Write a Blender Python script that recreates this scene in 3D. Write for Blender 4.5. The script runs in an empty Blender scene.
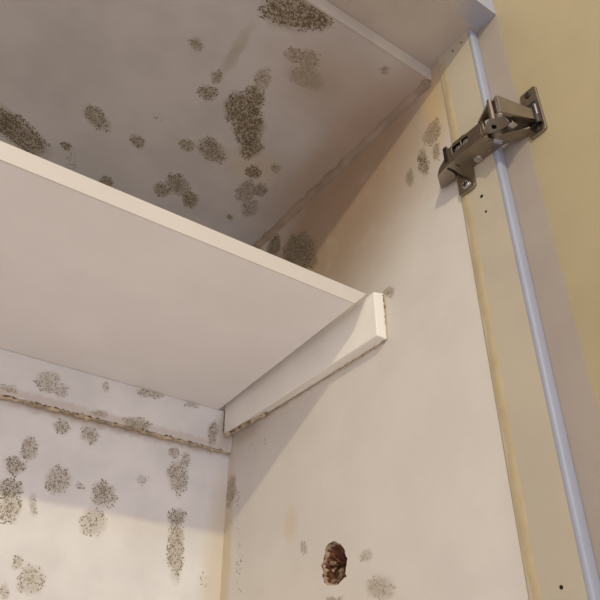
import bpy, bmesh, math, random
import numpy as np
from mathutils import Vector, Matrix

random.seed(7)
scene = bpy.context.scene
col = scene.collection
U = 0.72            # metres per drawing unit (shelf board 18 mm thick)

# ------------------------------------------------------------------ camera
cam_data = bpy.data.cameras.new('camera')
cam_data.sensor_width = 36.0
cam_data.lens = 700.0 / 600.0 * 36.0
cam_data.clip_start = 0.01
cam = bpy.data.objects.new('camera', cam_data)
col.objects.link(cam)
RT = Vector((0.81937, -0.573262, 0.001984))
UP = Vector((-0.321133, -0.456126, 0.829953))
FW = Vector((0.474876, 0.680676, 0.557829))
cam.matrix_world = Matrix(((RT.x, UP.x, -FW.x, -0.55066 * U), (RT.y, UP.y, -FW.y, -1.0 * U),
                           (RT.z, UP.z, -FW.z, 0.0), (0, 0, 0, 1)))
scene.camera = cam

# ------------------------------------------------------------------ world, lamps, exposure
world = bpy.data.worlds.new('room_air'); scene.world = world
world.use_nodes = True
bg = world.node_tree.nodes['Background']
bg.inputs[0].default_value = (1.0, 0.92, 0.97, 1); bg.inputs[1].default_value = 1.05

def lamp(name, kind, loc, energy, color, **kw):
    d = bpy.data.lights.new(name, kind); d.energy = energy; d.color = color
    for k, v in kw.items(): setattr(d, k, v)
    o = bpy.data.objects.new(name, d); col.objects.link(o)
    o.location = Vector(loc) * U
    return o
lamp('room_ceiling_lamp', 'POINT', (-1.5, -2.5, 1.61), 57, (1.0, 0.92, 0.56), shadow_soft_size=0.024)
win = lamp('room_window_daylight', 'AREA', (-0.9, -4.2, -0.35), 6.5, (0.45, 0.75, 1.0), shape='RECTANGLE', size=1.3, size_y=1.5)
win.rotation_euler = (math.radians(94), 0, math.radians(-10))

vs = scene.view_settings
scene.display_settings.display_device = 'sRGB'
vs.view_transform = 'Standard'; vs.look = 'None'; vs.gamma = 1.0; vs.use_curve_mapping = False
vs.exposure = 0.0
MOULD = {
 'ceiling': [
  (-0.2325, -0.5257, 0.0403, -0.0198, 0.0133, 0.0258, 0.75, 0.95, 'w'),
  (-0.1984, -0.5365, 0.0225, -0.003, 0.0039, 0.0161, 0.6, 0.8, 'w'),
  (-0.2106, -0.3405, 0.0178, -0.0125, 0.0174, 0.0293, 0.75, 0.9, 'w'),
  (-0.1973, -0.3689, 0.0138, -0.0097, 0.0155, 0.0249, 0.75, 0.9, 'w'),
  (-0.174, -0.3164, 0.0252, -0.0101, 0.0174, 0.0391, 0.8, 0.95, 'w'),
  (-0.1486, -0.2813, 0.0176, -0.0123, 0.0131, 0.0212, 0.7, 0.85, 'w'),
  (-0.1165, -0.2356, 0.0149, 0.0014, 0.0032, 0.0183, 0.65, 0.8, 's'),
  (-0.1002, -0.1858, 0.0202, -0.0022, 0.0093, 0.0295, 0.45, 0.55, 'w'),
  (-0.0826, -0.2045, 0.016, 0.005, 0.001, 0.0187, 0.5, 0.75, 's'),
  (-0.072, -0.1535, 0.0182, 0.0023, 0.0055, 0.0283, 0.35, 0.45, 's'),
  (-0.2615, -0.3402, 0.0152, -0.0063, 0.0062, 0.0162, 0.6, 0.65, 's'),
  (-0.3164, -0.4051, 0.0124, 0.0042, -0.0019, 0.0113, 0.4, 0.4, 's'),
  (-0.1992, -0.2403, 0.0295, 0.0028, 0.0033, 0.0265, 0.6, 0.6, 's'),
  (-0.2382, -0.2265, 0.0157, -0.004, 0.0039, 0.013, 0.5, 0.55, 's'),
  (-0.307, -0.1863, 0.0137, 0.0103, -0.004, 0.0136, 0.5, 0.6, 's'),
  (-0.381, -0.1963, 0.0267, 0.0115, -0.0027, 0.0186, 0.5, 0.6, 's'),
  (-0.2073, -0.1325, 0.0263, -0.0025, 0.0065, 0.0276, 0.55, 0.6, 'r'),
  (-0.1718, -0.1098, 0.0175, -0.0039, 0.0066, 0.0207, 0.75, 0.75, 's'),
  (-0.2247, -0.1046, 0.0166, 0.0046, 0.0007, 0.0177, 0.65, 0.65, 's'),
  (-0.4004, -0.1099, 0.0093, 0.0004, 0.0005, 0.0095, 0.85, 0.8, 's'),
  (-0.3137, -0.0669, 0.0134, -0.001, 0.0025, 0.0156, 0.75, 0.75, 's'),
  (-0.4743, -0.0952, 0.0639, 0.0303, -0.0047, 0.0294, 0.75, 0.85, 'w'),
  (-0.4974, -0.1045, 0.0255, 0.0084, -0.0032, 0.0272, 0.7, 0.8, 'w'),
  (-0.3803, -0.0822, 0.0144, 0.0065, -0.0021, 0.019, 0.2, 0.6, 'n'),
  (-0.1932, -0.4711, 0.0118, -0.0083, 0.0087, 0.0126, 0.4, 0.45, 'r'),
  (-0.1718, -0.4758, 0.0154, -0.0108, 0.0121, 0.0169, 0.35, 0.4, 's'),
  (-0.1558, -0.4482, 0.0301, -0.006, 0.0069, 0.0203, 0.2, 0.35, 's'),
  (-0.0894, -0.2664, 0.0084, -0.0059, 0.0066, 0.01, 0.35, 0.4, 's'),
  (-0.0893, -0.1108, 0.0096, -0.0008, 0.0025, 0.008, 0.5, 0.55, 's'),
  (-0.2649, -0.3739, 0.0068, -0.0028, 0.0053, 0.0137, 0.55, 0.5, 's'),
  (-0.304, -0.2553, 0.0085, 0.007, -0.0027, 0.0069, 0.15, 0.6, 'n'),
  (-0.2073, -0.4076, 0.0133, -0.0025, 0.0071, 0.0246, 0.3, 0.4, 's'),
  (-0.0693, -0.5265, 0.006, -0.0042, 0.0058, 0.0067, 0.4, 0.4, 's'),
 ],
 'wall_right': [
  (-0.2104, 0.7475, -0.0503, -0.0351, 0.0059, -0.0461, 0.85, 1.0, 's'),
  (-0.1251, 0.8159, -0.0237, -0.0196, 0.0097, -0.0213, 0.8, 0.95, 's'),
  (-0.514, 0.7137, -0.011, -0.008, 0.0012, -0.0262, 0.6, 0.85, 's'),
  (-0.4861, 0.7066, -0.0094, -0.0082, 0.0035, -0.0148, 0.5, 0.7, 's'),
  (-0.538, 0.7533, -0.0135, -0.0197, 0.015, -0.0145, 0.5, 0.75, 's'),
  (-0.5401, 0.7136, -0.007, -0.0059, 0.0026, -0.0172, 0.5, 0.7, 's'),
  (-0.369, 0.1702, -0.0252, -0.0042, 0.0013, -0.0135, 0.3, 0.3, 's'),
  (-0.2213, 0.2448, -0.0091, -0.0019, 0.0, -0.009, 0.4, 0.3, 's'),
  (-0.0151, 0.3786, -0.0166, -0.0053, 0.0017, -0.0275, 0.5, 0.4, 's'),
  (-0.036, 0.3614, -0.0128, -0.0034, -0.0017, -0.0166, 0.2, 0.5, 'n'),
  (-0.0519, 0.2627, -0.0119, -0.0023, -0.0057, -0.0582, 0.08, 0.7, 'n'),
  (-0.3475, 0.2093, -0.0144, -0.0029, 0.0006, -0.0078, 0.2, 0.22, 's'),
  (-0.2839, 0.1707, -0.0176, -0.0027, 0.0003, -0.0067, 0.4, 0.35, 's'),
  (-0.0941, 0.435, -0.0361, -0.0004, -0.0098, -0.012, 0.06, 0.45, 'n'),
  (-0.4233, 0.5432, -0.0117, -0.0066, 0.0008, -0.0078, 0.4, 0.5, 's'),
  (-0.3569, 0.8609, -0.187, -0.0043, -0.0066, -0.0124, 0.05, 0.6, 'n'),
 ],
 'wall_back': [
  (-0.285, 0.4243, 0.0132, -0.0016, -0.0017, -0.0124, 0.5, 0.5, 's'),
  (-0.2413, 0.4222, 0.0169, -0.0005, -0.0011, -0.0143, 0.5, 0.5, 'r'),
  (-0.3249, 0.3819, 0.0123, 0.0029, 0.004, -0.0186, 0.55, 0.55, 's'),
  (-0.338, 0.3524, 0.0145, 0.0031, 0.0031, -0.0138, 0.65, 0.6, 's'),
  (-0.3377, 0.321, 0.0182, 0.0036, 0.0037, -0.016, 0.65, 0.6, 's'),
  (-0.3319, 0.2959, 0.0167, 0.003, 0.0054, -0.0234, 0.6, 0.5, 'r'),
  (-0.2751, 0.3436, 0.0197, 0.004, 0.0042, -0.0211, 0.5, 0.5, 's'),
  (-0.2048, 0.3368, 0.0211, 0.0041, 0.0036, -0.0217, 0.55, 0.45, 's'),
  (-0.208, 0.3376, 0.0105, 0.002, 0.0017, -0.0101, 0.8, 0.55, 's'),
  (-0.2145, 0.2955, 0.0219, 0.0037, 0.0036, -0.0207, 0.3, 0.4, 'r'),
  (-0.2844, 0.2078, 0.0182, -0.0038, -0.0032, -0.0203, 0.45, 0.35, 'r'),
  (-0.3058, 0.2276, 0.0089, 0.0012, 0.0022, -0.0098, 0.35, 0.4, 's'),
  (-0.1007, 0.4256, 0.0105, 0.0024, 0.0011, -0.0099, 0.5, 0.45, 'r'),
  (-0.0894, 0.388, 0.0191, 0.004, 0.0033, -0.0303, 0.5, 0.55, 's'),
  (-0.0783, 0.4188, 0.0089, 0.002, 0.0014, -0.0132, 0.3, 0.4, 's'),
  (-0.0842, 0.3253, 0.0169, 0.0029, 0.0017, -0.0151, 0.55, 0.6, 's'),
  (-0.0808, 0.2791, 0.0149, 0.0022, 0.0057, -0.0515, 0.4, 0.6, 's'),
  (-0.3024, 0.304, 0.0067, 0.0012, 0.0034, -0.016, 0.2, 0.35, 's'),
  (-0.1474, 0.3712, 0.0097, 0.002, 0.0013, -0.0092, 0.15, 0.25, 's'),
  (-0.2424, 0.3428, 0.0073, 0.0014, 0.0013, -0.0072, 0.3, 0.25, 's'),
  (-0.315, 0.1893, 0.0074, 0.0009, 0.0027, -0.0117, 0.3, 0.35, 's'),
  (-0.031, 0.2393, 0.0068, 0.0008, 0.001, -0.0114, 0.1, 0.4, 'n'),
 ],
 'batten_back': [
  (-0.3217, 0.4841, 0.0206, 0.0, -0.0007, -0.0196, 0.4, 0.35, 'r'),
  (-0.2986, 0.4757, 0.0117, 0.0034, 0.0025, -0.0127, 0.3, 0.3, 's'),
  (-0.1589, 0.5123, 0.0225, 0.0015, -0.0008, -0.0108, 0.35, 0.4, 's'),
  (-0.1735, 0.4539, 0.0248, -0.0003, -0.0016, -0.0135, 0.45, 0.45, 's'),
  (-0.0382, 0.4721, 0.0113, 0.0009, -0.0022, -0.0217, 0.4, 0.75, 's'),
  (-0.2331, 0.5033, 0.0063, 0.0019, 0.0014, -0.0084, 0.3, 0.3, 's'),
  (-0.3749, 0.4586, 0.0166, -0.0002, -0.0, -0.0078, 0.25, 0.25, 's'),
  (-0.2367, 0.456, 0.0141, 0.0006, -0.0002, -0.0066, 0.3, 0.3, 's'),
  (-0.0818, 0.5119, 0.0148, 0.001, -0.0008, -0.0074, 0.3, 0.35, 's'),
 ],
}
# ------------------------------------------------------------------ helpers
def tag(o, label=None, cat=None, group=None, kind=None):
    if label: o['label'] = label
    if cat: o['category'] = cat
    if group: o['group'] = group
    if kind: o['kind'] = kind
    return o

def finish(name, bm, mat, parent=None, smooth=False):
    """Link the bmesh (drawing units) as one mesh object; its origin is its parent's origin."""
    off, p = Vector((0, 0, 0)), parent
    while p: off += Vector(p.location); p = p.parent
    bmesh.ops.recalc_face_normals(bm, faces=bm.faces)
    for v in bm.verts: v.co = v.co * U - off
    me = bpy.data.meshes.new(name); bm.to_mesh(me); bm.free()
    me.materials.append(mat)
    if smooth:
        for p in me.polygons: p.use_smooth = True
    o = bpy.data.objects.new(name, me); col.objects.link(o)
    if parent: o.parent = parent
    return o

def empty(name, loc):
    o = bpy.data.objects.new(name, None); col.objects.link(o)
    o.location = Vector(loc) * U; o.empty_display_size = 0.02
    return o

def box(bm, x0, x1, y0, y1, z0, z1, bev=0.0, seg=2):
    vs = [bm.verts.new(p) for p in ((x0,y0,z0),(x1,y0,z0),(x1,y1,z0),(x0,y1,z0),(x0,y0,z1),(x1,y0,z1),(x1,y1,z1),(x0,y1,z1))]
    fs = [bm.faces.new([vs[i] for i in q]) for q in ((0,3,2,1),(4,5,6,7),(0,1,5,4),(1,2,6,5),(2,3,7,6),(3,0,4,7))]
    if bev:
        es = list({e for f in fs for e in f.edges})
        bmesh.ops.bevel(bm, geom=es, offset=bev, segments=seg, affect='EDGES', profile=0.5)
    return bm

def hexa(bm, pts, bev=0.0, seg=2):
    vs = [bm.verts.new(p) for p in pts]
    fs = [bm.faces.new([vs[i] for i in q]) for q in ((0,3,2,1),(4,5,6,7),(0,1,5,4),(1,2,6,5),(2,3,7,6),(3,0,4,7))]
    if bev:
        es = list({e for f in fs for e in f.edges})
        bmesh.ops.bevel(bm, geom=es, offset=bev, segments=seg, affect='EDGES', profile=0.5)

def prism(bm, poly, z0, z1, axis='z', bev=0.0):
    """Extrude a 2D polygon: axis z -> (x,y), axis x -> (y,z)."""
    def P(p, h): return (p[0], p[1], h) if axis == 'z' else (h, p[0], p[1])
    a = [bm.verts.new(P(p, z0)) for p in poly]; b = [bm.verts.new(P(p, z1)) for p in poly]
    n = len(poly); fs = [bm.faces.new(a[::-1]), bm.faces.new(b)]
    for i in range(n): fs.append(bm.faces.new((a[i], a[(i+1) % n], b[(i+1) % n], b[i])))
    if bev:
        es = list({e for f in fs for e in f.edges})
        bmesh.ops.bevel(bm, geom=es, offset=bev, segments=2, affect='EDGES', profile=0.5)

def cyl(bm, c, axis, r, h0, h1, n=16, bev=0.0):
    ring = lambda h: [bm.verts.new({'x': (h, c[0]+r*math.cos(t), c[1]+r*math.sin(t)),
                                    'y': (c[0]+r*math.cos(t), h, c[1]+r*math.sin(t)),
                                    'z': (c[0]+r*math.cos(t), c[1]+r*math.sin(t), h)}[axis])
                      for t in [2*math.pi*i/n for i in range(n)]]
    a, b = ring(h0), ring(h1)
    fs = [bm.faces.new(a), bm.faces.new(b)]
    for i in range(n): fs.append(bm.faces.new((a[i], a[(i+1) % n], b[(i+1) % n], b[i])))
    if bev:
        es = list({e for f in fs[:2] for e in f.edges})
        bmesh.ops.bevel(bm, geom=es, offset=bev, segments=2, affect='EDGES', profile=0.5)

def rounded(y0, y1, z0, z1, r, n=4):
    out = []
    for cy, cz, a0 in ((y1-r, z1-r, 0), (y0+r, z1-r, 90), (y0+r, z0+r, 180), (y1-r, z0+r, 270)):
        for i in range(n+1):
            t = math.radians(a0 + 90*i/n); out.append((cy+r*math.cos(t), cz+r*math.sin(t)))
    return out

# ------------------------------------------------------------------ materials
class NT:
    def __init__(s, name):
        s.m = bpy.data.materials.new(name); s.m.use_nodes = True
        s.t = s.m.node_tree; s.b = s.t.nodes['Principled BSDF']
    def n(s, typ, **kw):
        o = s.t.nodes.new(typ)
        for k, v in kw.items(): setattr(o, k, v)
        return o
    def l(s, a, b): s.t.links.new(a, b)
    def math(s, op, a, b=None, clamp=False):
        o = s.n('ShaderNodeMath', operation=op, use_clamp=clamp)
        for i, v in enumerate((a, b)):
            if v is None: continue
            if isinstance(v, (int, float)): o.inputs[i].default_value = v
            else: s.l(v, o.inputs[i])
        return o.outputs[0]
    def mix(s, fac, a, b):
        o = s.n('ShaderNodeMix', data_type='RGBA')
        for i, v in ((0, fac), (6, a), (7, b)):
            if isinstance(v, (int, float)): o.inputs[i].default_value = v
            elif isinstance(v, tuple): o.inputs[i].default_value = v + (1,) if len(v) == 3 else v
            else: s.l(v, o.inputs[i])
        return o.outputs[2]
    def noise(s, vec, scale, detail=3, rough=0.55):
        o = s.n('ShaderNodeTexNoise'); o.inputs['Scale'].default_value = scale
        o.inputs['Detail'].default_value = detail; o.inputs['Roughness'].default_value = rough
        s.l(vec, o.inputs['Vector']); return o
    def ramp(s, v, lo, hi, smooth=True):
        o = s.n('ShaderNodeMapRange', interpolation_type='SMOOTHSTEP' if smooth else 'LINEAR')
        o.inputs[1].default_value = lo; o.inputs[2].default_value = hi
        s.l(v, o.inputs[0]); return o.outputs[0]

def place(nt):
    """World position in drawing units (all setting objects keep their origin at the world origin)."""
    g = nt.n('ShaderNodeNewGeometry')
    k = nt.n('ShaderNodeVectorMath', operation='SCALE'); k.inputs[3].default_value = 1.0 / U
    nt.l(g.outputs['Position'], k.inputs[0]); return k.outputs[0]

def ellipse(nt, vec, axis, c, A, B, lo=1.15, hi=0.55):
    """0..1 mask of an ellipse c + A s + B t in the plane across axis."""
    u, s, _ = np.linalg.svd(np.array([[A[0], B[0]], [A[1], B[1]]]))
    ang = math.atan2(u[1, 0], u[0, 0])
    mp = nt.n('ShaderNodeMapping', vector_type='TEXTURE')
    mp.inputs['Location'].default_value = (c[0], c[1], 0)
    mp.inputs['Rotation'].default_value = (0, 0, ang)
    mp.inputs['Scale'].default_value = (s[0], s[1], 1)
    nt.l(vec, mp.inputs['Vector'])
    ln = nt.n('ShaderNodeVectorMath', operation='LENGTH'); nt.l(mp.outputs[0], ln.inputs[0])
    return nt.ramp(ln.outputs['Value'], lo, hi)

AX = {'ceiling': (0, 1), 'wall_right': (1, 2), 'wall_back': (0, 2), 'batten_back': (0, 2)}

def paint(name, base, surf=None, stain_shade_tints=(), rough=0.5, bump=0.05, mottle=0.06, halo=0.9, tone=(0.26, 0.205, 0.135), spec=0.3):
    nt = NT(name); pos = place(nt)
    nz = nt.noise(pos, 9, 4)
    dark = tuple(c * (1 - mottle * 2) for c in base)
    colr = nt.mix(nt.ramp(nz.outputs['Fac'], 0.35, 0.65), dark, base)
    if surf:
        i, j = AX[surf]
        wob = nt.noise(pos, 55, 3)
        sub = nt.n('ShaderNodeVectorMath', operation='SUBTRACT'); nt.l(wob.outputs['Color'], sub.inputs[0]); sub.inputs[1].default_value = (0.5, 0.5, 0.5)
        sc = nt.n('ShaderNodeVectorMath', operation='SCALE'); nt.l(sub.outputs[0], sc.inputs[0]); sc.inputs[3].default_value = 0.018
        add = nt.n('ShaderNodeVectorMath', operation='ADD'); nt.l(pos, add.inputs[0]); nt.l(sc.outputs[0], add.inputs[1])
        sp = nt.n('ShaderNodeSeparateXYZ'); nt.l(add.outputs[0], sp.inputs[0])
        cb = nt.n('ShaderNodeCombineXYZ'); nt.l(sp.outputs[i], cb.inputs[0]); nt.l(sp.outputs[j], cb.inputs[1])
        uv = cb.outputs[0]
        for (cu, cv, au, av, bu, bv, strength, tint) in stain_shade_tints:      # soft tints: damp marks, the head strip's blue-grey corner, painted header shade
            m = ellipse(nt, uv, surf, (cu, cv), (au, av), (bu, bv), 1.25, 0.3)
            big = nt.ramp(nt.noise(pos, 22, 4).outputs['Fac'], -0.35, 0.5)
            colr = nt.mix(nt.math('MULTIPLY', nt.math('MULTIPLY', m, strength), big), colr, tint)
        acc = None
        for (cu, cv, au, av, bu, bv, de, da, kd) in MOULD.get(surf, ()):
            if kd == 'n': continue                                    # loose specks without a film
            m = nt.math('MULTIPLY', ellipse(nt, uv, surf, (cu, cv), (au, av), (bu, bv)), min(1.0, 0.30 + 0.75 * da))
            acc = m if acc is None else nt.math('MAXIMUM', acc, m)
        if acc is not None:
            fine = nt.ramp(nt.noise(pos, 330, 2, 0.6).outputs['Fac'], 0.36, 0.62)
            fac = nt.math('MULTIPLY', acc, nt.math('ADD', nt.math('MULTIPLY', fine, 0.45), 0.6))
            colr = nt.mix(nt.math('MULTIPLY', fac, halo, True), colr, tone)
    nt.l(colr, nt.b.inputs['Base Color'])
    nt.b.inputs['Roughness'].default_value = rough
    nt.b.inputs['Specular IOR Level'].default_value = spec
    bp = nt.n('ShaderNodeBump'); bp.inputs['Strength'].default_value = bump; bp.inputs['Distance'].default_value = 0.004
    nt.l(nt.noise(pos, 60, 5, 0.6).outputs['Fac'], bp.inputs['Height']); nt.l(bp.outputs[0], nt.b.inputs['Normal'])
    return nt.m

def plain(name, base, rough=0.5, metal=0.0, var=0.2, scale=40, spec=0.4, bump=0.0):
    nt = NT(name); pos = place(nt)
    nz = nt.noise(pos, scale, 4)
    colr = nt.mix(nt.ramp(nz.outputs['Fac'], 0.3, 0.7), tuple(c * (1 - var) for c in base), base)
    nt.l(colr, nt.b.inputs['Base Color'])
    nt.b.inputs['Roughness'].default_value = rough; nt.b.inputs['Metallic'].default_value = metal
    nt.b.inputs['Specular IOR Level'].default_value = spec
    if bump:
        bp = nt.n('ShaderNodeBump'); bp.inputs['Strength'].default_value = bump; bp.inputs['Distance'].default_value = 0.003
        nt.l(nz.outputs['Fac'], bp.inputs['Height']); nt.l(bp.outputs[0], nt.b.inputs['Normal'])
    return nt.m

BROWN = (0.34, 0.22, 0.13); OCHRE = (0.62, 0.44, 0.20); TEA = (0.42, 0.30, 0.20)
M = {}
M['ceiling'] = paint('damp_ceiling_paint', (0.56, 0.525, 0.52), 'ceiling', [
    (-0.10, -0.46, 0.13, 0.02, 0.0, 0.10, 0.40, (0.44, 0.31, 0.23)), (-0.01, -0.35, 0.07, 0.0, 0.0, 0.28, 0.65, (0.42, 0.29, 0.20)), (-0.265, -0.425, 0.004, 0.055, 0.011, 0.0, 0.45, (0.30, 0.24, 0.18)),
    (-0.12, -0.25, 0.06, 0.0, 0.0, 0.05, 0.25, OCHRE), (-0.14, -0.455, 0.05, 0.0, 0.0, 0.035, 0.3, (0.32, 0.25, 0.17))], rough=0.6)
M['wall_right'] = paint('right_wall_paint', (0.70, 0.655, 0.605), 'wall_right', mottle=0.03, stain_shade_tints=[
    (-0.325, 0.775, -0.36, 0.25, 0.13, 0.187, 1.0, (0.37, 0.265, 0.185)), (-0.32, 0.80, -0.22, 0.10, 0.05, 0.07, 0.45, BROWN), (-0.30, 0.845, 0.30, 0.0, 0.0, 0.014, 0.4, TEA),  # large brown ellipse: damp tone, widened to paint in the header's shade
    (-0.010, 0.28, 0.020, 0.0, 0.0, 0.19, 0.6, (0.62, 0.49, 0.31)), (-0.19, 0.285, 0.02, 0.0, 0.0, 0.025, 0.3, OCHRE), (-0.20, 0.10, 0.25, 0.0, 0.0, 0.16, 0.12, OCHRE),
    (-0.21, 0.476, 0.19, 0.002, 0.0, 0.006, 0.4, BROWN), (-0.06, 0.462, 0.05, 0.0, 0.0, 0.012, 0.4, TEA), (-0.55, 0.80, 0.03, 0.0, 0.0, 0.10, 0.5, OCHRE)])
M['wall_back'] = paint('back_wall_paint', (0.84, 0.80, 0.78), 'wall_back', [
    (-0.008, 0.26, 0.03, 0.0, 0.0, 0.17, 0.5, (0.66, 0.53, 0.34)), (-0.20, 0.447, 0.35, 0.003, 0.0, 0.012, 0.5, TEA),
    (-0.15, 0.30, 0.10, 0.0, 0.0, 0.02, 0.10, OCHRE)], halo=0.95, tone=(0.40, 0.335, 0.25))
M['batten_back'] = paint('back_batten_paint', (0.84, 0.80, 0.78), 'batten_back', [
    (-0.015, 0.485, 0.02, 0.0, 0.0, 0.04, 0.5, BROWN), (-0.25, 0.452, 0.4, 0.0, 0.0, 0.010, 0.35, TEA)], halo=0.95, tone=(0.40, 0.335, 0.25))
M['shelf'] = paint('shelf_paint', (0.88, 0.84, 0.83), rough=0.4, mottle=0.02)
M['corner'] = plain('brown_stained_filler', (0.38, 0.285, 0.21), 0.7, var=0.35, scale=25)
M['shelf_edge'] = paint('toned_down_shelf_edge', (0.66, 0.60, 0.55), rough=0.4, mottle=0.02)  # added front strip: darker copy of the shelf paint, offsets strong front light
M['batten'] = paint('batten_paint', (0.91, 0.87, 0.81), rough=0.45, mottle=0.03)
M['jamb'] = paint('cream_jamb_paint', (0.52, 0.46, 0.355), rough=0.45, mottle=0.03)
M['edge'] = paint('pale_blue_grey_edge_paint', (0.36, 0.38, 0.47), rough=0.35, mottle=0.02)
M['header'] = paint('header_paint', (0.55, 0.485, 0.43), rough=0.5)
M['head'] = paint('head_strip_paint', (0.55, 0.485, 0.43), 'ceiling', [(0.0, -0.665, 0.045, 0.0, 0.0, 0.04, 1.0, (0.38, 0.39, 0.46))], rough=0.4, halo=0.0)  # blue-grey tint fading out from the corner by the door post
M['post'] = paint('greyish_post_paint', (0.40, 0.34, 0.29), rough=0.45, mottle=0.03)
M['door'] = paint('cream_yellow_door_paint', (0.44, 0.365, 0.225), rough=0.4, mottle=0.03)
M['left'] = paint('left_wall_paint', (0.82, 0.78, 0.75))
M['floor'] = plain('light_wood_floor', (0.62, 0.55, 0.48), 0.5)
M['seal'] = plain('yellowed_sealant', (0.54, 0.44, 0.27), 0.5, var=0.12)
M['grime'] = plain('brown_grime', (0.66, 0.52, 0.36), 0.8, var=0.55, scale=70, bump=0.4)
M['crack'] = plain('dark_brown_crack', (0.28, 0.18, 0.095), 0.9, var=0.5, scale=90)
M['metal'] = plain('nickel_plated_steel', (0.36, 0.31, 0.25), 0.28, 1.0, var=0.12, scale=60)
M['metal_dark'] = plain('darkened_steel', (0.10, 0.085, 0.07), 0.45, 1.0, var=0.3)
M['screw'] = plain('bright_zinc_screw', (0.62, 0.60, 0.60), 0.2, 1.0, var=0.05)
M['black'] = plain('black_hole', (0.015, 0.012, 0.01), 0.9)
M['brick'] = plain('crumbled_brick', (0.24, 0.10, 0.05), 0.95, var=0.8, scale=120, bump=1.0)
TONES = []
for k in range(5):
    f = k / 4
    TONES.append(plain('mould_growth_%d' % k, (0.46 - 0.27 * f, 0.385 - 0.235 * f, 0.28 - 0.185 * f), 0.95, var=0.25, scale=150, spec=0.1))

# ------------------------------------------------------------------ the setting
def struct(name, bm, mat, label, cat, parent=None):
    o = finish(name, bm, mat, parent)
    return tag(o, label, cat, kind='structure')

ZB, ZC = -1.5, 0.853            # floor, ceiling underside
bm = bmesh.new(); box(bm, -1.1, 0.06, 0.0, 0.06, ZB, 0.95)
wall_back = struct('wall_back', bm, M['wall_back'], 'pale back wall of the cupboard spotted with round mould colonies', 'wall')

HOLE = [(-0.2742, 0.24), (-0.2867, 0.2397), (-0.2988, 0.2335), (-0.3083, 0.2242), (-0.3117, 0.2141), (-0.3091, 0.203), (-0.3068, 0.1976), (-0.3104, 0.1924), (-0.3026, 0.1915), (-0.2986, 0.1899), (-0.2945, 0.1872), (-0.2845, 0.1866), (-0.2745, 0.1883), (-0.2643, 0.1935), (-0.2603, 0.2013), (-0.2626, 0.2081), (-0.2586, 0.2149), (-0.263, 0.2213), (-0.2675, 0.2315)]
fine = []
for i in range(len(HOLE)):
    a, b = HOLE[i], HOLE[(i+1) % len(HOLE)]
    for k in range(3):
        t = k / 3
        j = 0.0012
        fine.append((a[0]*(1-t)+b[0]*t + random.uniform(-j, j), a[1]*(1-t)+b[1]*t + random.uniform(-j, j)))
YF = -0.572
bm = bmesh.new()
front = [bm.verts.new((0, y, z)) for y, z in ((YF, ZB), (0, ZB), (0, 0.95), (YF, 0.95))]
back = [bm.verts.new((0.05, y, z)) for y, z in ((YF, ZB), (0, ZB), (0, 0.95), (YF, 0.95))]
inner = [bm.verts.new((0, y, z)) for y, z in fine]
es = [bm.edges.new((front[i], front[(i+1) % 4])) for i in range(4)] + [bm.edges.new((inner[i], inner[(i+1) % len(inner)])) for i in range(len(inner))]
bmesh.ops.triangle_fill(bm, use_beauty=True, edges=es, normal=(-1, 0, 0))
for i in range(4): bm.faces.new((front[i], front[(i+1) % 4], back[(i+1) % 4], back[i]))
bm.faces.new(back)
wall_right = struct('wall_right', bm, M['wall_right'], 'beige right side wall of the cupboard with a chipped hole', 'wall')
# the crater in the plaster: rings that sink and crumble inwards
bm = bmesh.new(); hc = (-0.286, 0.213); prev = inner_ring = None
N = len(fine)
for lv, (sc_, dx) in enumerate(((1.0, 0.0), (0.98, 0.004), (0.90, 0.010), (0.78, 0.016), (0.60, 0.021), (0.40, 0.024), (0.2, 0.025))):
    ring = []
    for y, z in fine:
        jx = random.uniform(-0.0035, 0.0035) if lv > 1 else 0
        js = 1 + (random.uniform(-0.05, 0.05) if lv > 0 else 0)
        # shallower at the lower left, deep at the upper right
        depth = dx * (0.75 + 8.0 * (-(y - hc[0])) + 4.0 * (z - hc[1]))
        ring.append(bm.verts.new((max(0.0, depth) + (jx if lv > 1 else 0) * 0.8, hc[0] + (y - hc[0]) * sc_ * js, hc[1] + (z - hc[1]) * sc_ * js)))
    if prev:
        for i in range(N):
            f = bm.faces.new((prev[i], prev[(i+1) % N], ring[(i+1) % N], ring[i]))
            if lv <= (2 if fine[i][0] > hc[0] - 0.004 or fine[i][1] < hc[1] - 0.015 else 1) and random.random() < 0.85: f.material_index = 1
    prev = ring
bm.faces.new(prev)
crater = tag(finish('plaster_hole', bm, M['brick'], wall_right), 'chipped hole in the plaster showing red-brown crumbling brick')
crater.data.materials.append(plain('broken_plaster_rim', (0.62, 0.46, 0.33), 0.95, var=0.55, scale=110, bump=1.0))
bm = bmesh.new()
for k in range(16):           # crumbs on the rim and in the crater
    t = random.uniform(0, 2*math.pi); rr = random.uniform(0.3, 1.0)
    y, z = hc[0] + 0.007 + 0.016*rr*math.cos(t), hc[1] - 0.010 + 0.015*rr*math.sin(t); s = random.uniform(0.001, 0.0022)
    m = Matrix.Translation((0.006 + 0.008*(1-rr), y, z)) @ Matrix.Rotation(random.uniform(0, 3), 4, 'Y') @ Matrix.Diagonal((s, s*1.3, s, 1))
    bmesh.ops.create_cube(bm, size=1.8, matrix=m @ Matrix.Rotation(random.uniform(0, 3), 4, 'Z') @ Matrix.Rotation(random.uniform(0, 3), 4, 'X'))
tag(finish('rubble', bm, plain('pale_mortar_crumbs', (0.44, 0.29, 0.19), 0.95, var=0.6, scale=100), crater), kind='stuff')

bm = bmesh.new(); box(bm, -1.1, 0.0, -0.55, 0.0, ZC, 0.88)
ceiling = struct('ceiling', bm, M['ceiling'], 'damp grey-brown cupboard ceiling board covered in dark mould patches', 'ceiling')
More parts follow.
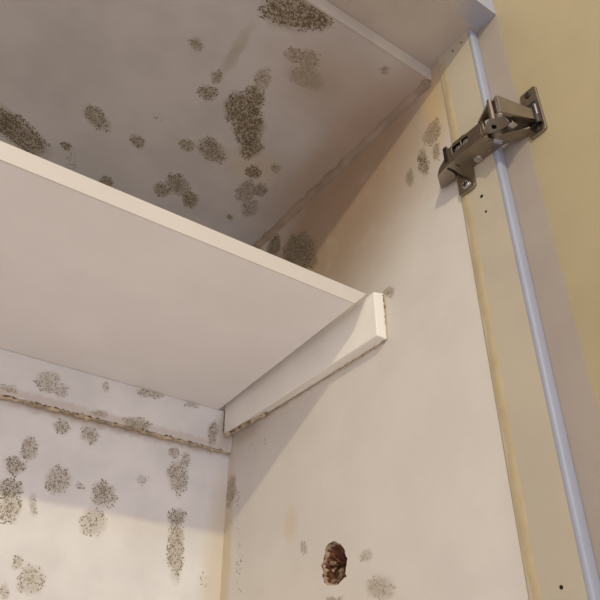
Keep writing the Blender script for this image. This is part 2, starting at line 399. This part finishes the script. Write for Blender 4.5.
# paler front edge of the ceiling board
bm = bmesh.new(); box(bm, -1.1, 0.0, -0.5535, -0.55, ZC - 0.0005, 0.8795, 0.0008)
tag(finish('front_edge', bm, M['header'], ceiling), 'paler front edge of the ceiling board')
bm = bmesh.new(); prev = None         # rough filler rounding the corner of ceiling and right wall
for k in range(90):
    y = -0.5495 * k / 89; r = 0.010 + 0.003 * math.sin(k * 0.8) * random.random() + random.uniform(-0.001, 0.001)
    ring = [bm.verts.new((-r + r*math.cos(t) * 1.0, y, ZC - r + r*math.sin(t))) for t in ()] + \
           [bm.verts.new((-r * (1 - math.sin(t)) - 0.0002, y, ZC - 0.0002 - r * (1 - math.cos(t)))) for t in [i * math.pi / 10 for i in range(6)]]
    if prev:
        for i in range(5): bm.faces.new((prev[i], prev[i+1], ring[i+1], ring[i]))
    prev = ring
tag(finish('corner_filler', bm, M['corner'], ceiling, True), 'brown-stained rounded filler along the ceiling corner')
bm = bmesh.new(); box(bm, -1.16, -1.1, -0.636, 0.06, ZB, 0.95)
struct('wall_left', bm, M['left'], 'pale left side wall of the cupboard', 'wall')
bm = bmesh.new(); box(bm, -3.5, 2.5, -5.0, 0.06, ZB - 0.05, ZB)
struct('floor', bm, M['floor'], 'brown floor in front of the cupboard', 'floor')

# jamb: cream inner face, pale blue-grey rounded front edge
bm = bmesh.new(); box(bm, -0.002, 0.05, -0.632, -0.572, ZB, 0.88)
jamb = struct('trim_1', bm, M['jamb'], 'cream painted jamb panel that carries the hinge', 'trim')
bm = bmesh.new(); box(bm, -0.0025, 0.0125, -0.6365, -0.629, ZB, 0.8798, 0.0026, 3)
tag(finish('front_edge', bm, M['edge'], jamb, True), 'pale blue-grey rounded front edge')
for (y, z, r) in ((-0.602, 0.584, 0.0024), (-0.604, 0.558, 0.0016), (-0.617, 0.868, 0.0015), (-0.600, 0.868, 0.0016), (-0.607, 0.131, 0.0019)):
    bm = bmesh.new(); cyl(bm, (y, z), 'x', r, -0.0024, 0.0, 10)
    finish('screw_hole', bm, M['black'], jamb)
bm = bmesh.new()              # wavy bead of yellowed sealant between wall and jamb
prev = None
for k in range(120):
    z = ZB + (0.865 - ZB) * k / 119
    w = 0.0125 + 0.0012 * math.sin(k * 1.7) * random.random(); h = 0.0012 + 0.0003 * math.sin(k * 0.9)
    ring = [bm.verts.new(p) for p in ((0.0, -0.5690, z), (-h - 0.001, -0.5735, z), (-h - 0.0014, -0.5715 - w*0.8, z), (-0.0018, -0.5725 - w, z))]
    if prev:
        for i in range(3): bm.faces.new((prev[i], prev[i+1], ring[i+1], ring[i]))
    prev = ring
tag(finish('sealant_strip', bm, M['seal'], wall_right, True), 'yellowed sealant strip along the front of the right wall')

bm = bmesh.new(); box(bm, -1.16, 0.05, -0.640, -0.55, 0.88, 1.1)
header = struct('trim_2', bm, M['header'], 'grey-beige header board above the cupboard opening', 'trim')
bm = bmesh.new(); box(bm, 0.012, 0.055, -0.672, -0.632, ZB, 0.8798, 0.0004)
struct('trim_3', bm, M['post'], 'greyish door post strip beside the pale blue edge', 'trim')
bm = bmesh.new(); box(bm, -1.16, 0.055, -0.672, -0.640, 0.88, 1.7)
struct('trim_4', bm, M['head'], 'grey-beige head strip with a pale blue corner above the door post', 'trim')

bm = bmesh.new(); box(bm, 0.0122, 0.042, -1.25, -0.672, ZB + 0.02, 1.3, 0.0004)
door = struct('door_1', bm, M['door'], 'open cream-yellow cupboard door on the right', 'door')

# ------------------------------------------------------------------ shelf and its battens
bm = bmesh.new()
hexa(bm, [(-1.1, -0.400, 0.518), (-0.043, -0.400, 0.520), (-0.030, -0.0005, 0.517), (-1.1, -0.0005, 0.517),
          (-1.1, -0.400, 0.5425), (-0.0215, -0.400, 0.5435), (-0.0205, -0.0005, 0.541), (-1.1, -0.0005, 0.541)], 0.001)
shelf = tag(finish('shelf', bm, M['shelf']), 'white painted shelf board seen from below across the cupboard', 'shelf')

bm = bmesh.new(); hexa(bm, [(-1.1, -0.4015, 0.5178), (-0.043, -0.4015, 0.5198), (-0.043, -0.3995, 0.5198), (-1.1, -0.3995, 0.5178),
          (-1.1, -0.4015, 0.5427), (-0.0215, -0.4015, 0.5437), (-0.0215, -0.3995, 0.5437), (-1.1, -0.3995, 0.5427)], 0.0006)
tag(finish('front_edge', bm, M['shelf_edge'], shelf), 'cream shelf front edge, colour toned down against the front light')
bm = bmesh.new()
hexa(bm, [(-0.018, -0.413, 0.473), (-0.0002, -0.413, 0.4725), (-0.0002, -0.0105, 0.478), (-0.018, -0.0105, 0.474),
          (-0.0185, -0.413, 0.5425), (-0.0002, -0.413, 0.547), (-0.0002, -0.0105, 0.535), (-0.020, -0.0105, 0.535)], 0.0015)
batten = tag(finish('shelf_batten', bm, M['batten']), 'white wooden batten on the right wall under the shelf end', 'batten')
bm = bmesh.new(); box(bm, -1.1, -0.0002, -0.010, -0.0002, 0.4460, 0.5168, 0.0012)
cleat = tag(finish('shelf_batten', bm, M['batten_back']), 'long pale batten on the back wall with a mouldy brown lower edge', 'batten')

def bead(name, parent, mat, P, Q, r, n, jit, gap=0.0, flat=(1, 1, 1)):
    """A ragged line of crumbling filler from P to Q; gap leaves random breaks."""
    bm = bmesh.new(); P, Q = Vector(P), Vector(Q); d = (Q - P).normalized()
    a = d.orthogonal().normalized(); b = d.cross(a); prev = None
    for k in range(n + 1):
        c = P.lerp(Q, k / n) + Vector((random.uniform(-jit, jit)*flat[0], random.uniform(-jit, jit)*flat[1], random.uniform(-jit, jit)*flat[2]))
        rr = r * (0.12 if random.random() < gap else random.uniform(0.35, 1.25))      # thins out where the line breaks
        ring = [bm.verts.new(c + a*rr*math.cos(t) + b*rr*math.sin(t)) for t in [i*math.pi/3 for i in range(6)]]
        if prev:
            for i in range(6): bm.faces.new((prev[i], prev[(i+1) % 6], ring[(i+1) % 6], ring[i]))
        prev = ring
    for v in [v for v in bm.verts if not v.link_faces]: bm.verts.remove(v)
    return finish(name, bm, mat, parent)
tag(bead('filler_bead', cleat, M['grime'], (-1.09, -0.0075, 0.4450), (-0.004, -0.0075, 0.4450), 0.0036, 300, 0.0014), 'mouldy brown crumbling filler along the lower edge')
tag(bead('crack', cleat, M['crack'], (-1.09, -0.0105, 0.4462), (-0.024, -0.0105, 0.4462), 0.0016, 260, 0.0013, 0.72), 'dark brown broken crack line')
tag(bead('crack', batten, M['crack'], (-0.0100, -0.085, 0.4730), (-0.0165, -0.022, 0.4722), 0.0024, 18, 0.001), 'dark brown rot line on the lower edge')
bead('crack', batten, M['grime'], (-0.004, -0.125, 0.4745), (-0.017, -0.014, 0.4712), 0.0036, 34, 0.0014, 0.1)
bead('crack', batten, M['grime'], (-0.001, -0.408, 0.4722), (-0.001, -0.30, 0.4735), 0.0022, 30, 0.0007, 0.1)
bead('crack', batten, M['grime'], (-0.001, -0.30, 0.4735), (-0.001, -0.10, 0.4755), 0.0012, 40, 0.0006, 0.3)
bead('crack', batten, M['grime'], (-0.001, -0.4133, 0.473), (-0.001, -0.4133, 0.548), 0.0014, 26, 0.0006, 0.2)
bead('crack', batten, M['crack'], (-0.002, -0.4138, 0.520), (-0.002, -0.4133, 0.546), 0.0009, 12, 0.0006, 0.4)
bead('crack', batten, M['crack'], (-0.0192, -0.0112, 0.476), (-0.0196, -0.0112, 0.516), 0.0010, 14, 0.0003)

# ------------------------------------------------------------------ concealed hinge
hinge = tag(empty('cabinet_hinge', (-0.003, -0.60, 0.637)), 'nickel concealed hinge with folded-out arm joining jamb and door', 'hinge')
bm = bmesh.new()              # mounting plate on the jamb, wings above and below the arm
prism(bm, rounded(-0.5985, -0.5715, 0.603, 0.697, 0.005), -0.006, -0.002, 'x', 0.0008)
plate = finish('mounting_plate', bm, M['metal'], hinge)
for z in (0.614, 0.686):
    bm = bmesh.new(); cyl(bm, (-0.585, z), 'x', 0.0062, -0.0085, -0.0055, 18, 0.0012)
    sc_ = finish('screw', bm, M['screw'], plate)
    bm = bmesh.new(); box(bm, -0.0088, -0.0084, -0.5895, -0.5805, z - 0.0008, z + 0.0008)
    box(bm, -0.0088, -0.0084, -0.5858, -0.5842, z - 0.0045, z + 0.0045)
    finish('screw_slot', bm, M['black'], sc_)
bm = bmesh.new(); box(bm, -0.012, -0.002, -0.622, -0.570, 0.640, 0.660, 0.001)
finish('plate_block', bm, M['metal_dark'], plate)

Z0, Z1 = 0.636, 0.662
bm = bmesh.new()              # arm: channel of sheet metal, underside, far side, outer web with two windows
under = [(-0.003, -0.566), (-0.010, -0.580), (-0.031, -0.581), (-0.031, -0.640), (-0.018, -0.645), (-0.001, -0.636), (0.0, -0.60)]
prism(bm, under, Z0, Z0 + 0.0016, 'z', 0.0005)
prism(bm, under, Z1 - 0.0016, Z1, 'z', 0.0005)
for (y0, y1, z0, z1) in ((-0.592, -0.580, Z0, Z1), (-0.640, -0.619, Z0, Z1), (-0.608, -0.606, Z0+0.008, Z1),
                         (-0.620, -0.591, Z0, Z0+0.012), (-0.620, -0.591, Z1-0.003, Z1)):
    box(bm, -0.0315, -0.0298, y0, y1, z0, z1, 0.0003, 1)
arm = finish('arm', bm, M['metal'], hinge)
bm = bmesh.new()              # tapered tail clip of the arm
hexa(bm, [(-0.005, -0.543, Z0+0.001), (-0.004, -0.572, Z0+0.001), (-0.0315, -0.584, Z0), (-0.0275, -0.559, Z0+0.001),
          (-0.006, -0.546, Z0+0.012), (-0.004, -0.572, Z0+0.018), (-0.0305, -0.584, Z1-0.004), (-0.0255, -0.562, Z0+0.014)], 0.0012)
tail = finish('tail_clip', bm, M['metal'], hinge)
bm = bmesh.new(); box(bm, -0.028, -0.006, -0.579, -0.577, Z0-0.0006, Z0+0.003)
finish('clip_slot', bm, M['black'], tail)
bm = bmesh.new(); box(bm, -0.0325, -0.029, -0.5845, -0.578, Z0+0.006, Z1+0.006, 0.0008)
finish('end_lug', bm, M['metal_dark'], arm)
bm = bmesh.new(); box(bm, -0.0285, -0.008, -0.632, -0.588, Z0+0.003, Z1-0.003, 0.0005)
finish('arm_core', bm, M['metal_dark'], arm)
for (y, z) in ((-0.600, Z0+0.0155), (-0.613, Z0+0.0165)):
    bm = bmesh.new(); cyl(bm, (y, z), 'x', 0.0045, -0.0298, -0.027, 14, 0.0006)
    s_ = finish('adjusting_screw', bm, M['screw'], arm)
bm = bmesh.new(); cyl(bm, (-0.008, -0.612), 'z', 0.0055, Z0-0.0012, Z0+0.001, 16, 0.0006)
box(bm, -0.0145, -0.002, -0.6128, -0.6112, Z0-0.0020, Z0-0.0010)
finish('adjusting_screw', bm, M['screw'], arm)
bm = bmesh.new(); box(bm, -0.024, -0.018, -0.590, -0.5885, Z0-0.0005, Z0+0.001)
finish('punched_slot', bm, M['black'], arm)

# upper link: triangular cheek plates and a folded web running to the cup
bm = bmesh.new()
tri = [(-0.032, -0.638), (-0.0445, -0.664), (-0.043, -0.678), (-0.019, -0.6725), (-0.021, -0.662)]
prism(bm, tri, 0.637, 0.6395, 'z', 0.0005); prism(bm, tri, 0.661, 0.6635, 'z', 0.0005)
cheek = finish('link_cheek', bm, M['metal'], hinge)
bm = bmesh.new(); cyl(bm, (-0.0315, -0.659), 'z', 0.0028, 0.6362, 0.6372, 14)
box(bm, -0.0352, -0.0282, -0.6600, -0.6580, 0.6362, 0.6371)
finish('cheek_hole', bm, M['black'], cheek)
bm = bmesh.new()
hexa(bm, [(-0.0435, -0.679, 0.638), (-0.0405, -0.674, 0.638), (0.005, -0.688, 0.642), (0.005, -0.6935, 0.642),
          (-0.0435, -0.679, 0.667), (-0.0405, -0.674, 0.667), (0.005, -0.688, 0.659), (0.005, -0.6935, 0.659)], 0.0008)
web = finish('link_web', bm, M['metal'], hinge)
bm = bmesh.new()
prism(bm, [(-0.0185, -0.6735), (-0.041, -0.6765), (0.004, -0.691), (0.006, -0.687)], 0.6395, 0.6415, 'z', 0.0004)
finish('link_floor', bm, M['metal_dark'], web)
bm = bmesh.new()
box(bm, -0.0225, -0.0135, -0.679, -0.6715, 0.633, 0.6385, 0.0008)
finish('stop_lug', bm, M['screw'], web)
# lower link, a curved bar from arm to cup
bm = bmesh.new(); outer, innr = [], []
for k in range(9):
    t = k / 8; x = -0.012 + 0.022 * t; y = -0.634 - 0.047 * t
    bow = 0.006 * math.sin(math.pi * t); w = 0.0085 - 0.0015 * t
    outer.append((x - w - bow, y - 0.003)); innr.append((x + w - bow, y + 0.003))
prism(bm, outer + innr[::-1], 0.6345, 0.654, 'z', 0.0007)
low = finish('lower_link', bm, M['metal'], hinge)
bm = bmesh.new(); prism(bm, [(-0.020, -0.648), (-0.009, -0.652), (-0.004, -0.647), (-0.015, -0.643)], 0.6330, 0.6350, 'z', 0.0005)
finish('link_catch', bm, M['screw'], low)
for (x, y, r, z0, z1, mt) in ((-0.029, -0.643, 0.0034, 0.633, 0.667, 'metal'), (-0.042, -0.667, 0.0036, 0.634, 0.6680, 'metal'),
                              (-0.0395, -0.6755, 0.003, 0.636, 0.6675, 'screw'), (0.006, -0.694, 0.0034, 0.636, 0.667, 'metal_dark'), (-0.007, -0.630, 0.003, 0.6335, 0.64, 'metal')):
    bm = bmesh.new(); cyl(bm, (x, y), 'z', r, z0, z1, 14, 0.0006)
    finish('pivot_pin', bm, M[mt], hinge, False)
# cup with its flange on the door
bm = bmesh.new(); prism(bm, rounded(-0.7005, -0.6765, 0.624, 0.700, 0.004), 0.0085, 0.0122, 'x', 0.0008)
fl = finish('cup_flange', bm, M['metal'], hinge)
bm = bmesh.new(); box(bm, 0.0055, 0.0090, -0.6985, -0.6785, 0.636, 0.674, 0.001)
finish('cup_mouth', bm, M['metal_dark'], fl)
bm = bmesh.new(); box(bm, 0.0035, 0.0060, -0.6975, -0.6905, 0.648, 0.666, 0.0012)
finish('spring_block', bm, M['screw'], fl)
for z in (0.631, 0.692):
    bm = bmesh.new(); cyl(bm, (-0.688, z), 'x', 0.0042, 0.0070, 0.0090, 14, 0.0008)
    finish('screw', bm, M['metal_dark'], fl)

# ------------------------------------------------------------------ mould colonies
SURF = {'ceiling': (ceiling, lambda u, v, h: (u, v, ZC - h)), 'wall_right': (wall_right, lambda u, v, h: (-h, u, v)),
        'wall_back': (wall_back, lambda u, v, h: (u, -h, v)), 'batten_back': (cleat, lambda u, v, h: (u, -0.010 - h, v))}
def mould_colony(surf, spec):
    cu, cv, au, av, bu, bv, de, da, kind = spec
    parent, put = SURF[surf]
    rnd = random.Random(int(abs(cu*7919 + cv*104729) * 1000))
    area = math.pi * abs(au*bv - av*bu)
    n = int(min(1800, max(12, de * area / (math.pi * 0.00115**2) * 0.95)))
    ph = [rnd.uniform(0, 6.28) for _ in range(6)]; cx, cy = rnd.uniform(-0.5, 0.5), rnd.uniform(-0.5, 0.5)
    bm = bmesh.new(); made = tries = 0
    while made < n and tries < n * 12:
        tries += 1
        t = rnd.uniform(0, 6.2832); r = math.sqrt(rnd.random()) * 1.12
        edge = 1 + 0.13*math.sin(2*t+ph[0]) + 0.10*math.sin(3*t+ph[1]) + 0.07*math.sin(7*t+ph[2])
        p = min(1.0, max(0.0, (edge - r) / 0.30))
        s, q = r*math.cos(t), r*math.sin(t)
        if kind == 'r': p *= 0.25 + 0.75 * (0.5 + 0.5*math.cos(9.0*(r - 0.85)))
        elif kind == 'w':
            d = math.hypot(s - cx, q - cy); p *= 0.20 + 0.80 * (0.5 + 0.5*math.sin(d*17 + 1.6*math.sin(3*s+ph[3]) + 1.4*math.sin(4*q+ph[4])))
        else:
            p *= 0.45 + 0.55 * (0.5 + 0.5*math.sin(5*s+ph[3])*math.sin(6*q+ph[4]))
        if rnd.random() > p: continue
        u, v = cu + au*s + bu*q, cv + av*s + bv*q
        if surf == 'ceiling' and (u > -0.003 or v < -0.549): continue
        if surf == 'batten_back' and not 0.448 < v < 0.515: continue
        if surf == 'wall_right' and (u < -0.568 or u > -0.002 or v > ZC): continue
        if u > -0.001 and surf != 'wall_right': continue
        rad = 0.00115 * rnd.uniform(0.45, 1.35); a0 = rnd.uniform(0, 6.28)
        ring = [bm.verts.new(put(u + rad*rnd.uniform(0.6, 1.2)*math.cos(a0 + k*1.2566), v + rad*rnd.uniform(0.6, 1.2)*math.sin(a0 + k*1.2566), 0.00012)) for k in range(5)]
        top = bm.verts.new(put(u, v, 0.0007))
        for k in range(5): bm.faces.new((ring[k], ring[(k+1) % 5], top))
        made += 1
    o = finish('mould_patch', bm, TONES[max(0, min(4, int(da * 5)) - (0 if surf == 'ceiling' or da > 0.8 else 1))], parent)
    o['label'] = ('dark dense speckled mould patch' if da > 0.7 else 'olive-brown speckled mould patch' if da > 0.42 else 'faint grey-brown mould speckle')
for surf, lst in MOULD.items():
    for spec in lst: mould_colony(surf, spec)
